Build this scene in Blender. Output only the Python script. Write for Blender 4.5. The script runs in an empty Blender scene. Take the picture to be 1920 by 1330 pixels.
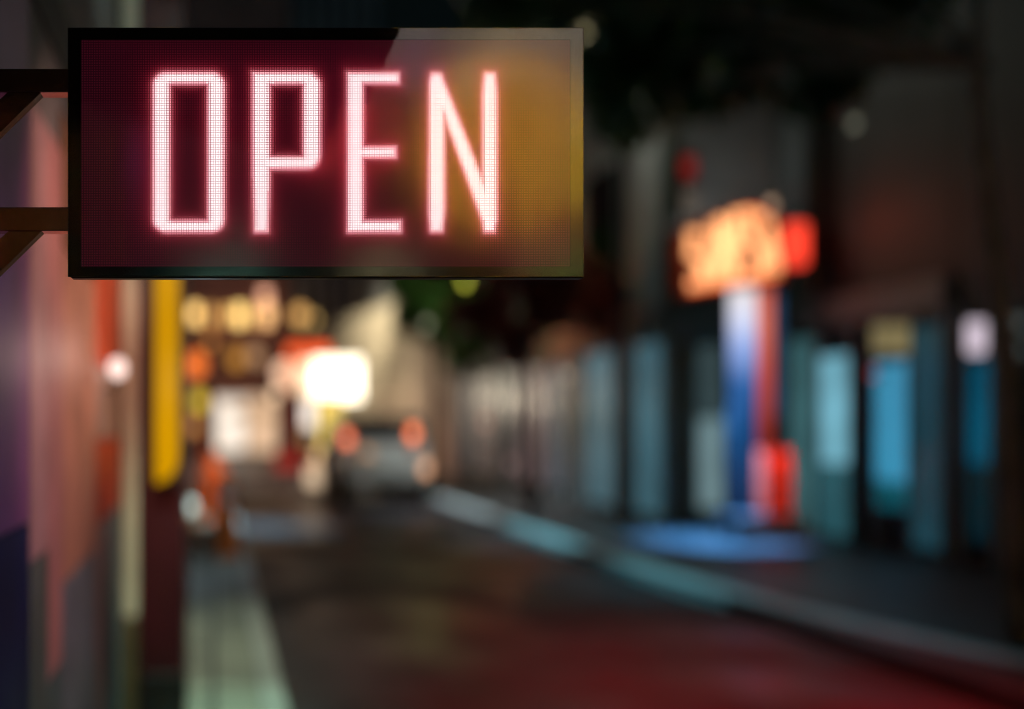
import bpy, bmesh, math, random
from mathutils import Vector, Matrix, noise
random.seed(7)
R = math.radians
scene = bpy.context.scene

# ------------------------------------------------------------------ camera, world, exposure
F = 1867.0                       # focal length in pixels of the 1920 px wide photograph
VX, VY, EYE = 400.0, 790.0, 1.70  # where the street vanishes, and the eye height
SY = 1.5                         # distance of the LED sign
cam_data = bpy.data.cameras.new('camera')
cam = bpy.data.objects.new('camera', cam_data)
scene.collection.objects.link(cam)
cam.location = (0, 0, EYE)
cam.rotation_euler = (R(90), 0, 0)
cam_data.sensor_width = 36.0
cam_data.lens = F / 1920 * 36
cam_data.shift_x = (960 - VX) / 1920
cam_data.shift_y = (VY - 665) / 1920
cam_data.clip_start = 0.02
cam_data.clip_end = 600
cam_data.dof.use_dof = True
cam_data.dof.focus_distance = SY - 0.002
cam_data.dof.aperture_fstop = 0.70
cam_data.dof.aperture_ratio = 1.2
scene.camera = cam

world = bpy.data.worlds.new('World')
scene.world = world
world.use_nodes = True
wn = world.node_tree.nodes
wb = wn['Background']
wb.inputs['Color'].default_value = (0.34, 0.78, 1.0, 1)
wb.inputs['Strength'].default_value = 0.055        # night sky glow of the city

scene.view_settings.view_transform = 'Standard'
scene.view_settings.look = 'None'
scene.view_settings.exposure = 0
scene.view_settings.gamma = 1
scene.render.engine = 'CYCLES'
scene.cycles.use_denoising = True
scene.cycles.filter_width = 1.0
scene.cycles.max_bounces = 6
scene.cycles.sample_clamp_indirect = 4
scene.cycles.sample_clamp_direct = 0
scene.cycles.caustics_reflective = False
scene.cycles.caustics_refractive = False

# ------------------------------------------------------------------ helpers
def lin(r, g, b):
    f = lambda v: (v / 255 / 12.92) if v / 255 <= 0.04045 else ((v / 255 + 0.055) / 1.055) ** 2.4
    return (f(r), f(g), f(b))

def at(px, py, Y):
    return Vector(((px - VX) / F * Y, Y, EYE + (VY - py) / F * Y))

def surf(name, rgb, rough=0.6, var=0.25, scale=6.0, metal=0.0, bump=0.0, spec=0.5, coat=0.0, bscale=None):
    """rgb is the real-world linear base colour"""
    m = bpy.data.materials.new(name); m.use_nodes = True
    nt = m.node_tree; n = nt.nodes; l = nt.links
    p = n['Principled BSDF']
    tc = n.new('ShaderNodeTexCoord')
    no = n.new('ShaderNodeTexNoise'); no.inputs['Scale'].default_value = scale; no.inputs['Detail'].default_value = 6
    l.new(tc.outputs['Object'], no.inputs['Vector'])
    cr = n.new('ShaderNodeValToRGB')
    cr.color_ramp.elements[0].position = 0.3; cr.color_ramp.elements[1].position = 0.7
    cr.color_ramp.elements[0].color = tuple(max(0, v * (1 - var)) for v in rgb) + (1,)
    cr.color_ramp.elements[1].color = tuple(min(1, v * (1 + var)) for v in rgb) + (1,)
    l.new(no.outputs['Fac'], cr.inputs['Fac']); l.new(cr.outputs['Color'], p.inputs['Base Color'])
    p.inputs['Roughness'].default_value = rough
    p.inputs['Metallic'].default_value = metal
    p.inputs['Specular IOR Level'].default_value = spec
    p.inputs['Coat Weight'].default_value = coat
    if bump:
        b = n.new('ShaderNodeBump'); b.inputs['Strength'].default_value = bump; b.inputs['Distance'].default_value = 0.01
        n2 = n.new('ShaderNodeTexNoise'); n2.inputs['Scale'].default_value = bscale or scale * 8; n2.inputs['Detail'].default_value = 4
        l.new(tc.outputs['Object'], n2.inputs['Vector'])
        l.new(n2.outputs['Fac'], b.inputs['Height']); l.new(b.outputs['Normal'], p.inputs['Normal'])
    return m

def lit(name, srgb, gain=1.0, var=0.15, scale=2.0):
    """a lit sign face or lit window: emits the given colour, slightly uneven"""
    m = bpy.data.materials.new(name); m.use_nodes = True
    nt = m.node_tree; n = nt.nodes; l = nt.links
    p = n['Principled BSDF']
    c = lin(*srgb)
    p.inputs['Base Color'].default_value = (0.03, 0.03, 0.03, 1)
    p.inputs['Roughness'].default_value = 0.25
    p.inputs['Specular IOR Level'].default_value = 0.2
    p.inputs['Emission Color'].default_value = c + (1,)
    tc = n.new('ShaderNodeTexCoord')
    no = n.new('ShaderNodeTexNoise'); no.inputs['Scale'].default_value = scale
    mp = n.new('ShaderNodeMapRange')
    mp.inputs['From Min'].default_value = 0.3; mp.inputs['From Max'].default_value = 0.7
    mp.inputs['To Min'].default_value = gain * (1 - var); mp.inputs['To Max'].default_value = gain * (1 + var)
    l.new(tc.outputs['Object'], no.inputs['Vector']); l.new(no.outputs['Fac'], mp.inputs['Value'])
    l.new(mp.outputs['Result'], p.inputs['Emission Strength'])
    return m

class MB:
    def __init__(self): self.bm = bmesh.new()
    def box(self, a, b, bevel=0.0):
        x0, x1 = sorted((a[0], b[0])); y0, y1 = sorted((a[1], b[1])); z0, z1 = sorted((a[2], b[2]))
        t = bmesh.new()
        bmesh.ops.create_cube(t, size=1)
        bmesh.ops.scale(t, vec=(x1 - x0, y1 - y0, z1 - z0), verts=t.verts)
        bmesh.ops.translate(t, vec=((x0 + x1) / 2, (y0 + y1) / 2, (z0 + z1) / 2), verts=t.verts)
        if bevel: bmesh.ops.bevel(t, geom=t.edges[:], offset=bevel, segments=2, affect='EDGES', profile=0.5)
        self._add(t); return self
    def _add(self, t):
        me = bpy.data.meshes.new('tmp'); t.to_mesh(me); t.free(); self.bm.from_mesh(me); bpy.data.meshes.remove(me)
    def tube(self, pts, rad, n=12):
        """tapered tube through points; rad is a number or a list"""
        rad = rad if isinstance(rad, (list, tuple)) else [rad] * len(pts)
        pts = [Vector(p) for p in pts]; rings = []
        for i, p in enumerate(pts):
            d = (pts[min(i + 1, len(pts) - 1)] - pts[max(i - 1, 0)]).normalized()
            u = d.cross(Vector((0, 0, 1)) if abs(d.z) < 0.9 else Vector((0, 1, 0))).normalized(); v = d.cross(u).normalized()
            rings.append([self.bm.verts.new(p + (u * math.cos(2 * math.pi * k / n) + v * math.sin(2 * math.pi * k / n)) * rad[i]) for k in range(n)])
        for a, b in zip(rings, rings[1:]):
            for k in range(n): self.bm.faces.new((a[k], a[(k + 1) % n], b[(k + 1) % n], b[k]))
        self.bm.faces.new(rings[0][::-1]); self.bm.faces.new(rings[-1]); return self
    def lathe(self, c, prof, n=20):
        c = Vector(c); rings = []
        for r, z in prof:
            rings.append([self.bm.verts.new(c + Vector((math.cos(2 * math.pi * k / n) * r, math.sin(2 * math.pi * k / n) * r, z))) for k in range(n)])
        for a, b in zip(rings, rings[1:]):
            for k in range(n): self.bm.faces.new((a[k], a[(k + 1) % n], b[(k + 1) % n], b[k]))
        self.bm.faces.new(rings[0][::-1]); self.bm.faces.new(rings[-1]); return self
    def ball(self, c, r, sz=(1, 1, 1), seg=20):
        t = bmesh.new(); bmesh.ops.create_uvsphere(t, u_segments=seg, v_segments=seg // 2, radius=r)
        bmesh.ops.scale(t, vec=sz, verts=t.verts); bmesh.ops.translate(t, vec=c, verts=t.verts); self._add(t); return self
    def prism(self, poly, axis, a, b):
        """extrude a 2-D polygon along an axis: 'y' -> poly in (x,z); 'x' -> poly in (y,z); 'z' -> poly in (x,y)"""
        def P(u, v, w):
            return {'y': (u, w, v), 'x': (w, u, v), 'z': (u, v, w)}[axis]
        v0 = [self.bm.verts.new(P(u, v, a)) for u, v in poly]; v1 = [self.bm.verts.new(P(u, v, b)) for u, v in poly]
        self.bm.faces.new(v0); self.bm.faces.new(v1[::-1]); n = len(poly)
        for k in range(n): self.bm.faces.new((v0[k], v1[k], v1[(k + 1) % n], v0[(k + 1) % n]))
        return self
    def quad(self, *pts):
        self.bm.faces.new([self.bm.verts.new(p) for p in pts]); return self
    def build(self, name, mat, parent=None, smooth=False):
        bmesh.ops.recalc_face_normals(self.bm, faces=self.bm.faces[:]) if name not in ('led_matrix', 'letter', 'crown') else None
        me = bpy.data.meshes.new(name); self.bm.to_mesh(me); self.bm.free()
        if smooth:
            for p in me.polygons: p.use_smooth = True
        me.materials.append(mat)
        o = bpy.data.objects.new(name, me); scene.collection.objects.link(o)
        if parent:
            o.parent = parent; o.matrix_parent_inverse = Matrix.Translation(-Vector(parent.location)) if parent.type == 'EMPTY' else Matrix.Identity(4)
        return o

def tag(o, label=None, cat=None, group=None, kind=None):
    if label: o['label'] = label
    if cat: o['category'] = cat
    if group: o['group'] = group
    if kind: o['kind'] = kind
    return o

def thing(name, loc, label, cat, group=None):
    o = bpy.data.objects.new(name, None); o.empty_display_size = 0.1
    o.location = loc; scene.collection.objects.link(o)
    return tag(o, label, cat, group)

def lamp(kind, loc, power, rgb, size=0.1, aim=None, spot=60, blend=0.8, parent=None, name='bulb'):
    d = bpy.data.lights.new(name, kind); d.energy = power; d.color = rgb
    if kind == 'AREA': d.shape = 'DISK'; d.size = size
    else: d.shadow_soft_size = size
    if kind == 'SPOT': d.spot_size = R(spot); d.spot_blend = blend
    o = bpy.data.objects.new(name, d); scene.collection.objects.link(o); o.location = loc
    if aim is not None: o.rotation_euler = (Vector(aim) - Vector(loc)).to_track_quat('-Z', 'Y').to_euler()
    if parent: o.parent = parent; o.matrix_parent_inverse = Matrix.Translation(-Vector(parent.location))
    return o

# ------------------------------------------------------------------ materials
black_metal = surf('black_metal', (0.012, 0.012, 0.013), 0.35, 0.2, 20)
black_gloss = surf('black_gloss', (0.004, 0.004, 0.004), 0.10, 0.1, 20)
brown_metal = surf('brown_metal', (0.80, 0.46, 0.33), 0.16, 0.25, 14, metal=1.0, bump=0.02, bscale=60)
asphalt = surf('asphalt', (0.026, 0.024, 0.028), 0.5, 0.5, 0.9, bump=0.35, bscale=8, spec=0.22)
_nt = asphalt.node_tree; _n = _nt.nodes.new('ShaderNodeTexNoise'); _n.inputs['Scale'].default_value = 0.8; _n.inputs['Detail'].default_value = 5
_tc = _nt.nodes.new('ShaderNodeTexCoord'); _m = _nt.nodes.new('ShaderNodeMapRange')     # damp patches are smoother
_m.inputs['From Min'].default_value = 0.35; _m.inputs['From Max'].default_value = 0.65; _m.inputs['To Min'].default_value = 0.34; _m.inputs['To Max'].default_value = 0.72
_nt.links.new(_tc.outputs['Object'], _n.inputs['Vector']); _nt.links.new(_n.outputs['Fac'], _m.inputs['Value']); _nt.links.new(_m.outputs['Result'], _nt.nodes['Principled BSDF'].inputs['Roughness'])
paving = surf('paving', (0.030, 0.030, 0.030), 0.5, 0.25, 2, bump=0.15)
kerb_stone = surf('kerb_stone', (0.30, 0.31, 0.30), 0.55, 0.2, 3)
paint_white = surf('paint_white', (0.55, 0.60, 0.60), 0.5, 0.2, 3)
dark_wall = surf('dark_wall', (0.026, 0.034, 0.038), 0.7, 0.25, 1.2, bump=0.1)
mid_wall = surf('mid_wall', (0.16, 0.165, 0.165), 0.7, 0.25, 0.8, bump=0.1)
brown_wall = surf('brown_wall', (0.22, 0.11, 0.085), 0.7, 0.25, 0.7, bump=0.1)
pale_stone = surf('pale_stone', (0.36, 0.39, 0.39), 0.6, 0.2, 1.5, bump=0.1)
cream_wall = surf('cream_wall', (0.46, 0.40, 0.29), 0.7, 0.18, 1.0, bump=0.1)
tan_wall = surf('tan_wall', (0.20, 0.15, 0.10), 0.7, 0.2, 1.0)
bark_pale = surf('bark_pale', (0.22, 0.20, 0.15), 0.8, 0.5, 4, bump=0.5)
bark_dark = surf('bark_dark', (0.05, 0.04, 0.03), 0.8, 0.4, 6, bump=0.4)
leaf_green = surf('leaf_green', (0.045, 0.15, 0.04), 0.5, 0.6, 1.6)
leaf_red = surf('leaf_red', (0.22, 0.03, 0.015), 0.5, 0.6, 1.6)
glass_dark = surf('glass_dark', (0.006, 0.007, 0.009), 0.12, 0.2, 2, spec=0.35)
rubber = surf('rubber', (0.012, 0.012, 0.012), 0.8, 0.2, 10)

# ------------------------------------------------------------------ the setting
KX = 0.45      # left kerb face
RX = 4.85      # right kerb face
FX = 7.3       # right building line
LX = -0.507    # left building line
tag(MB().box((-60, -40, -0.30), (90, 120, -0.14)).build('ground', asphalt), kind='structure')
# road surface sheet with wheel wear, wet-looking
tag(MB().box((KX, -30, -0.136), (RX, 51.5, -0.10)).build('road', asphalt), kind='structure')
# left pavement of square tiles
def tile_mat():
    m = surf('pavement_tiles', (0.20, 0.20, 0.18), 0.7, 0.3, 3, bump=0.0, spec=0.6)
    nt = m.node_tree; n = nt.nodes; l = nt.links
    p = n['Principled BSDF']
    tc = n.new('ShaderNodeTexCoord'); br = n.new('ShaderNodeTexBrick')
    br.offset = 0.0; br.inputs['Scale'].default_value = 1.0
    br.inputs['Brick Width'].default_value = 0.32; br.inputs['Row Height'].default_value = 0.62
    br.inputs['Mortar Size'].default_value = 0.02
    br.inputs['Color1'].default_value = (0.24, 0.24, 0.20, 1); br.inputs['Color2'].default_value = (0.15, 0.15, 0.13, 1)
    br.inputs['Mortar'].default_value = (0.02, 0.02, 0.02, 1)
    l.new(tc.outputs['Object'], br.inputs['Vector']); l.new(br.outputs['Color'], p.inputs['Base Color'])
    return m
tag(MB().box((-0.19, -10, -0.13), (KX - 0.16, 51.4, 0.0)).box((-12, -10, -0.131), (-0.192, 51.4, -0.003)).build('pavement_near_side', tile_mat()), kind='structure')
kb = MB(); y = -4.0
while y < 51:
    kb.box((KX - 0.155, y, -0.13), (KX - 0.002, y + 0.985, 0.006), 0.012); y += 1.0
tag(kb.build('kerb_near_side', kerb_stone), kind='structure')
tag(MB().box((RX + 0.16, -10, -0.13), (22, 51.4, 0.0)).build('pavement_far_side', paving), kind='structure')
# far kerb with pale paint, widening a little towards the viewer
def kx(y): return RX + max(0, 12 - y) ** 2 * 0.03
kb = MB(); y = 3.0
while y < 51:
    a, b = kx(y), kx(y + 1)
    kb.prism([(a, y), (a + 0.30, y), (b + 0.30, y + 0.985), (b, y + 0.985)], 'z', -0.13, 0.008); y += 1.0
tag(kb.build('kerb_far_side', paint_white), kind='structure')

# ------------------------------------------------------------------ LED sign
def sx(px): return (px - VX) / F * SY
def sz(py): return EYE + (VY - py) / F * SY
U = SY / F
sign = thing('led_sign', (sx(610), SY + 0.015, sz(518)), 'black framed LED display reading OPEN in glowing red and white dots', 'sign')
hs = MB()
hs.box((sx(129), SY + 0.004, sz(517)), (sx(1092), SY + 0.030, sz(54)), 0.0008)
hs.box((sx(133), SY + 0.0035, sz(521)), (sx(1096.5), SY + 0.024, sz(57)), 0.0012)
hs.build('housing', black_metal, sign)
# picture-frame bezel: four mitred strips
bz = MB()
o_ = (sx(128), sz(518.5), sx(1093.5), sz(53)); i_ = (sx(151), sz(500.5), sx(1070), sz(73.5))
O = [(o_[0], o_[1]), (o_[2], o_[1]), (o_[2], o_[3]), (o_[0], o_[3])]; I = [(i_[0], i_[1]), (i_[2], i_[1]), (i_[2], i_[3]), (i_[0], i_[3])]
for k in range(4):
    bz.prism([O[k], O[(k + 1) % 4], I[(k + 1) % 4], I[k]], 'y', SY + 0.0006, SY + 0.0034)
bz.build('bezel', black_gloss, sign)
rim_m = surf('rim_edge', (0.10, 0.11, 0.10), 0.3, 0.1, 30, metal=0.6)
rm = MB(); w = 0.0007
rm.box((o_[0] - w, SY - 0.0002, o_[3]), (o_[2] + w, SY + 0.0034, o_[3] + w)).box((o_[0] - w, SY - 0.0002, o_[1] - w), (o_[2] + w, SY + 0.0034, o_[1]))
rm.box((o_[0] - w, SY - 0.0002, o_[1]), (o_[0], SY + 0.0034, o_[3])).box((o_[2], SY - 0.0002, o_[1]), (o_[2] + w, SY + 0.0034, o_[3]))
rm.build('edge_trim', rim_m, sign)

# -- letter shapes in photograph pixels: signed distance, negative inside
def rbox(x, y, x0, y0, x1, y1, r=0.0):
    cx, cy, hx, hy = (x0 + x1) / 2, (y0 + y1) / 2, (x1 - x0) / 2 - r, (y1 - y0) / 2 - r
    qx, qy = abs(x - cx) - hx, abs(y - cy) - hy
    return math.hypot(max(qx, 0), max(qy, 0)) + min(max(qx, qy), 0) - r
def seg(x, y, ax, ay, bx, by):
    vx, vy = bx - ax, by - ay; t = max(0, min(1, ((x - ax) * vx + (y - ay) * vy) / (vx * vx + vy * vy)))
    return math.hypot(x - ax - vx * t, y - ay - vy * t)
def poly_sd(x, y, P):
    d = 1e9; ins = False
    for i in range(len(P)):
        a, b = P[i], P[(i + 1) % len(P)]
        d = min(d, seg(x, y, a[0], a[1], b[0], b[1]))
        if (a[1] > y) != (b[1] > y) and x < (b[0] - a[0]) * (y - a[1]) / (b[1] - a[1]) + a[0]: ins = not ins
    return -d if ins else d
def d_O(x, y): return max(rbox(x, y, 286, 134, 422, 436.5, 26), -rbox(x, y, 319, 157.5, 389, 412.5, 3))
def d_P(x, y):
    bowl = max(rbox(x, y, 474, 134, 602, 318, 26), -rbox(x, y, 507, 157.5, 568, 293, 3))
    return min(bowl, poly_sd(x, y, [(473, 134), (507, 134), (507, 330), (504, 436.5), (476, 436.5), (473, 330)]), rbox(x, y, 474, 134, 520, 158), rbox(x, y, 474, 293, 540, 318))
def d_E(x, y): return min(rbox(x, y, 651, 134, 682.5, 436.5), rbox(x, y, 651, 134, 750, 157.5), rbox(x, y, 651, 273.5, 744, 297), rbox(x, y, 651, 412.5, 753.5, 436.5))
def d_N(x, y):
    return min(poly_sd(x, y, [(804, 150), (809, 134), (828, 134), (836, 160), (836, 400), (831, 436.5), (806, 436.5), (803, 400)]),
               poly_sd(x, y, [(904, 170), (908, 134), (930, 134), (934, 170), (934, 410), (929, 436.5), (908, 436.5), (904, 420)]),
               poly_sd(x, y, [(809, 134), (828, 134), (903, 324), (934, 404), (929, 436.5), (911, 436.5), (833, 222), (804, 150)]))
LETTERS = [('O', d_O), ('P', d_P), ('E', d_E), ('N', d_N)]

led_mat = bpy.data.materials.new('led_diodes'); led_mat.use_nodes = True
n = led_mat.node_tree.nodes; l = led_mat.node_tree.links
p = n['Principled BSDF']; va = n.new('ShaderNodeVertexColor'); va.layer_name = 'drive'
p.inputs['Base Color'].default_value = (0.14, 0.03, 0.035, 1); p.inputs['Roughness'].default_value = 0.5
l.new(va.outputs['Color'], p.inputs['Emission Color']); p.inputs['Emission Strength'].default_value = 1.0

NX, NZ = 200, 93
PX0, PX1, PY0, PY1 = 152.0, 1069.5, 74.5, 500.0
pw, ph = (PX1 - PX0) / NX, (PY1 - PY0) / NZ
sets = {k: [] for k in ('back', 'O', 'P', 'E', 'N')}
for j in range(NZ):
    for i in range(NX):
        x = PX0 + (i + .5) * pw; yy = PY0 + (j + .5) * ph
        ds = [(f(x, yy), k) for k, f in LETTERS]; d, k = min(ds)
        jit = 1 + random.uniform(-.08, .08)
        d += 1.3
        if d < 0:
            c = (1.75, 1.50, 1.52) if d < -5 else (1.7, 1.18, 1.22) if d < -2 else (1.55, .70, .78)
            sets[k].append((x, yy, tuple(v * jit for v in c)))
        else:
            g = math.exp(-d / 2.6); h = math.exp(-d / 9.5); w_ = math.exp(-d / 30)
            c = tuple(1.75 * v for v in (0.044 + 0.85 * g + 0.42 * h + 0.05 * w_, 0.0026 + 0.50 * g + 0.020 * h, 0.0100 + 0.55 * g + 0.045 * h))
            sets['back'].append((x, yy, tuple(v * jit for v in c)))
def leds(items, name, sub=None):
    verts, faces, cols = [], [], []
    rr = 0.31 if name == 'led_matrix' else 0.385
    rx, rz = pw * rr * U, ph * rr * U
    for x, yy, c in items:
        X, Z = sx(x), sz(yy); b = len(verts)
        # eight-sided diode lens, flat facing the street
        for a in range(8):
            t = 2 * math.pi * (a + .5) / 8
            verts.append((X + math.cos(t) * rx * 1.08, SY + 0.0016, Z + math.sin(t) * rz * 1.08))
        faces.append(tuple(range(b, b + 8))); cols.append(c)
    me = bpy.data.meshes.new(name); me.from_pydata(verts, [], faces)
    at_ = me.color_attributes.new('drive', 'FLOAT_COLOR', 'CORNER')
    buf = []
    for c in cols: buf += [c[0], c[1], c[2], 1.0] * 8
    at_.data.foreach_set('color', buf)
    me.materials.append(led_mat)
    o = bpy.data.objects.new(name, me); scene.collection.objects.link(o)
    o.parent = sign; o.matrix_parent_inverse = Matrix.Translation(-Vector(sign.location))
    return o
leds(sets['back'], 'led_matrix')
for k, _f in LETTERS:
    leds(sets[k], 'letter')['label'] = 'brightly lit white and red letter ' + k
# circuit board behind the diodes, with the diodes' glow painted into its emission
board_m = bpy.data.materials.new('board'); board_m.use_nodes = True
n = board_m.node_tree.nodes; l = board_m.node_tree.links; p = n['Principled BSDF']
p.inputs['Base Color'].default_value = (0.002, 0.001, 0.001, 1); p.inputs['Roughness'].default_value = 0.6
va = n.new('ShaderNodeVertexColor'); va.layer_name = 'drive'
l.new(va.outputs['Color'], p.inputs['Emission Color']); p.inputs['Emission Strength'].default_value = 1.0
verts, faces, cols = [], [], []
for j in range(NZ + 1):
    for i in range(NX + 1):
        x = PX0 + i * pw; yy = PY0 + j * ph
        verts.append((sx(x), SY + 0.0028, sz(yy)))
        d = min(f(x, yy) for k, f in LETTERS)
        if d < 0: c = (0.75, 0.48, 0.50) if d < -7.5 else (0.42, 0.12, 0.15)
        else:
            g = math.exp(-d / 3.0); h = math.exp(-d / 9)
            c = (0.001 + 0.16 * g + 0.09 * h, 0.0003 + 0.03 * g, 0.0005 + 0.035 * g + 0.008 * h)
        cols += [c[0], c[1], c[2], 1.0]
for j in range(NZ):
    for i in range(NX):
        a = j * (NX + 1) + i; faces.append((a, a + 1, a + NX + 2, a + NX + 1))
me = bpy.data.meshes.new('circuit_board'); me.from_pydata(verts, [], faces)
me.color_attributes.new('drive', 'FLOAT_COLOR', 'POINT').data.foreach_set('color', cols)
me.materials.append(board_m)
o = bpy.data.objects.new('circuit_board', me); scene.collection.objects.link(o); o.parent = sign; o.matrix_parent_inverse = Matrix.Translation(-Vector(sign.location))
# cover glass with a mirror-like reflection
gm = bpy.data.materials.new('cover_glass'); gm.use_nodes = True
n = gm.node_tree.nodes; l = gm.node_tree.links; n.remove(n['Principled BSDF'])
tr = n.new('ShaderNodeBsdfTransparent'); gl = n.new('ShaderNodeBsdfGlossy'); gl.inputs['Roughness'].default_value = 0.02
fr = n.new('ShaderNodeFresnel'); fr.inputs['IOR'].default_value = 1.9; mx = n.new('ShaderNodeMixShader')
l.new(fr.outputs['Fac'], mx.inputs['Fac']); l.new(tr.outputs['BSDF'], mx.inputs[1]); l.new(gl.outputs['BSDF'], mx.inputs[2])
l.new(mx.outputs['Shader'], n['Material Output'].inputs['Surface'])
MB().box((sx(128.6), SY - 0.0010, sz(518)), (sx(1093), SY - 0.00001, sz(53.6))).build('cover_glass', gm, sign)

# bracket: two square tubes with struts, running to the wall on the left
br_ = thing('sign_bracket', (LX, SY + 0.03, sz(290)), 'dark brown square tube bracket carrying the OPEN sign from the left', 'bracket')
yb0, yb1 = SY + 0.002, SY + 0.030
for z0, z1 in ((sz(172), sz(128)), (sz(432.5), sz(388))):
    MB().box((LX, yb0, z0), (sx(129.5), yb1, z1), 0.0015).build('bar', brown_metal, br_)
for yt, x0 in ((172, 12), (432.5, 14)):
    # strut in the plane of the sign: leans down to the left
    b = MB(); z = sz(yt)
    b.prism([(sx(x0), z - .0002), (sx(x0 + 63), z - .0002), (sx(x0 + 63 - 150 * 0.72 - 150), z - 0.0002 - (150 * 1.28 + 60) * U), (sx(x0 + 2 - 150 * .72 - 150), z - .0002 - (150 * 1.28 + 60 - 20) * U)], 'y', yb0 + .003, yb1 - .003)
    b.build('strut', brown_metal, br_)
MB().box((LX, SY - 0.06, sz(760)), (LX + 0.012, SY + 0.10, sz(60)), 0.003).build('wall_plate', brown_metal, br_)

# added unseen awning, shaped so its edge mirrors in the sign glass
aw = thing('added_awning', (LX, 1.1, 2.25), 'added dark awning out of view, shaped for its reflection in the sign', 'awning')
MB().prism([(LX, 2.262), (0.272, 2.262), (0.328, 2.39), (0.46, 2.80), (LX, 3.0)], 'y', 1.24, 1.25).build('valance', black_metal, aw)
MB().prism([(LX, 3.0), (0.46, 2.80), (0.46, 2.815), (LX, 3.015)], 'y', -1.2, 1.239).build('canopy_cloth', black_metal, aw)

# ------------------------------------------------------------------ left side of the street
def lpx(px): return 946.0 / (400 - px)       # depth at which the left wall shows at this picture column
shop = thing('corner_shop', (-3, 3.5, 0), 'left shopfront wall with tall glossy poster panels in navy, purple and salmon', 'shop')
MB().box((LX - 2.5, -3, 0), (LX - 0.012, 5.46, 6.5)).build('wall', mid_wall, shop)
panels = [  # y0, y1, z0, z1, linear colour
    ('navy', 0.6, 2.74, 0.05, 1.42, (0.003, 0.004, 0.10)), ('purple', 0.6, 2.74, 1.425, 2.9, (0.30, 0.10, 0.30)),
    ('grey', 2.75, 3.05, 0.05, 1.3, (0.12, 0.16, 0.15)), ('salmon', 2.75, 3.05, 1.305, 2.6, (0.50, 0.30, 0.32)),
    ('plum', 3.055, 3.35, 0.9, 2.6, (0.50, 0.24, 0.24)), ('slate', 3.055, 3.35, 0.05, 0.895, (0.10, 0.16, 0.17)),
    ('peach', 3.355, 4.3, 1.15, 2.3, (0.55, 0.28, 0.20)), ('stone', 3.355, 4.3, 0.05, 1.145, (0.19, 0.24, 0.30)),
    ('brown', 3.355, 4.3, 2.305, 2.75, (0.20, 0.09, 0.04)),
    ('rose', 4.305, 4.72, 0.05, 1.245, (0.5, 0.3, 0.30)), ('red', 4.305, 5.44, 1.95, 2.6, (0.80, 0.12, 0.06)),
    ('pale', 4.305, 5.44, 1.62, 1.945, (0.6, 0.45, 0.4)), ('scarlet', 4.305, 5.44, 1.25, 1.615, (0.85, 0.11, 0.05)), ('ash', 4.725, 5.44, 0.05, 1.245, (0.18, 0.24, 0.30)),
]
for nm, y0, y1, z0, z1, c in panels:
    m = surf('poster_' + nm, c, 0.5, 0.3, 3, bump=0.04, bscale=2.5, spec=0.3)
    o = MB().box((LX - 0.012, y0 + .003, z0 + .003), (LX, y1 - .003, z1 - .003)).build('poster_panel', m, shop)
    o['label'] = nm + ' coloured glossy panel'
b = MB().box((LX - 0.012, 0.6, 2.905), (LX + 0.0, 5.44, 3.1)).build('fascia', dark_wall, shop)

# white door post on a wooden plinth, beside a maroon pilaster with a yellow light box
yp = 5.5
post = thing('door_post', (at(246, 0, yp).x, yp, 0), 'tall cream painted post on a brown plinth left of the yellow sign', 'post')
x0, x1 = at(229, 0, yp).x, at(259, 0, yp).x
MB().box((x0, yp, at(0, 1158, yp).z), (x1, yp + 0.11, 5.2), 0.006).build('shaft', surf('cream_paint', (0.50, 0.46, 0.36), 0.45, 0.15, 3), post)
MB().box((x0 - 0.05, yp - 0.0, 0), (x1 - 0.004, yp + 0.13, at(0, 1162, yp).z), 0.006).build('plinth', surf('tan_wood', (0.10, 0.075, 0.04), 0.5, 0.3, 6), post)
pil = thing('pilaster', (-0.3, yp + .3, 0), 'dark maroon shopfront pilaster behind the yellow light box', 'pilaster')
x2 = at(345, 0, yp).x
MB().box((x1 + 0.002, yp + 0.02, 0), (x2, yp + 0.8, 5.4), 0.01).build('shaft', surf('maroon_paint', (0.040, 0.002, 0.006), 0.45, 0.25, 3), pil)
MB().box((x1 + 0.02, yp + 0.005, 0.0), (x2 + 0.01, yp + 0.81, 0.30), 0.01).build('plinth', black_metal, pil)
ys = thing('yellow_sign', (at(314, 0, yp).x, yp, 1.36), 'long narrow yellow light box mounted upright on the maroon pilaster', 'sign')
xa, xb = at(291, 0, yp).x, at(336, 0, yp).x
MB().box((xa - .004, yp - 0.028, at(0, 906, yp).z), (xb + .004, yp + 0.018, at(0, 70, yp).z), 0.006).build('case', black_metal, ys)
ym = lit('yellow_lit', (208, 148, 0), 1.0, 0.12, 1.5); ym.node_tree.nodes['Principled BSDF'].inputs['Base Color'].default_value = (.03, .016, 0, 1)
zf = [at(0, v, yp).z for v in (905, 893, 878, 858, 76)]; wf = xb - xa
MB().prism([(xa, zf[4]), (xa, zf[0]), (xa + wf * .35, zf[0] + .01), (xa + wf * .68, zf[1]), (xa + wf * .9, zf[2]), (xb, zf[3]), (xb, zf[4])], 'y', yp - 0.034, yp - 0.029).build('lit_face', ym, ys)
# wall lamp with a round frosted globe
wl = thing('wall_lamp', (LX, 4.62, 1.9), 'small round frosted wall lamp glowing on the salmon panels', 'lamp')
MB().tube([(LX, 4.62, 1.86), (LX + .05, 4.62, 1.86), (LX + .06, 4.62, 1.90)], 0.008).build('arm', black_metal, wl)
MB().ball((LX + 0.062, 4.62, 1.945), 0.045).build('globe', lit('globe_lit', (255, 222, 210), 1.6, 0.02), wl, True)
lamp('POINT', (LX + 0.34, 4.2, 1.98), 3.0, (1.0, 0.66, 0.55), 0.05, parent=wl)

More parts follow.
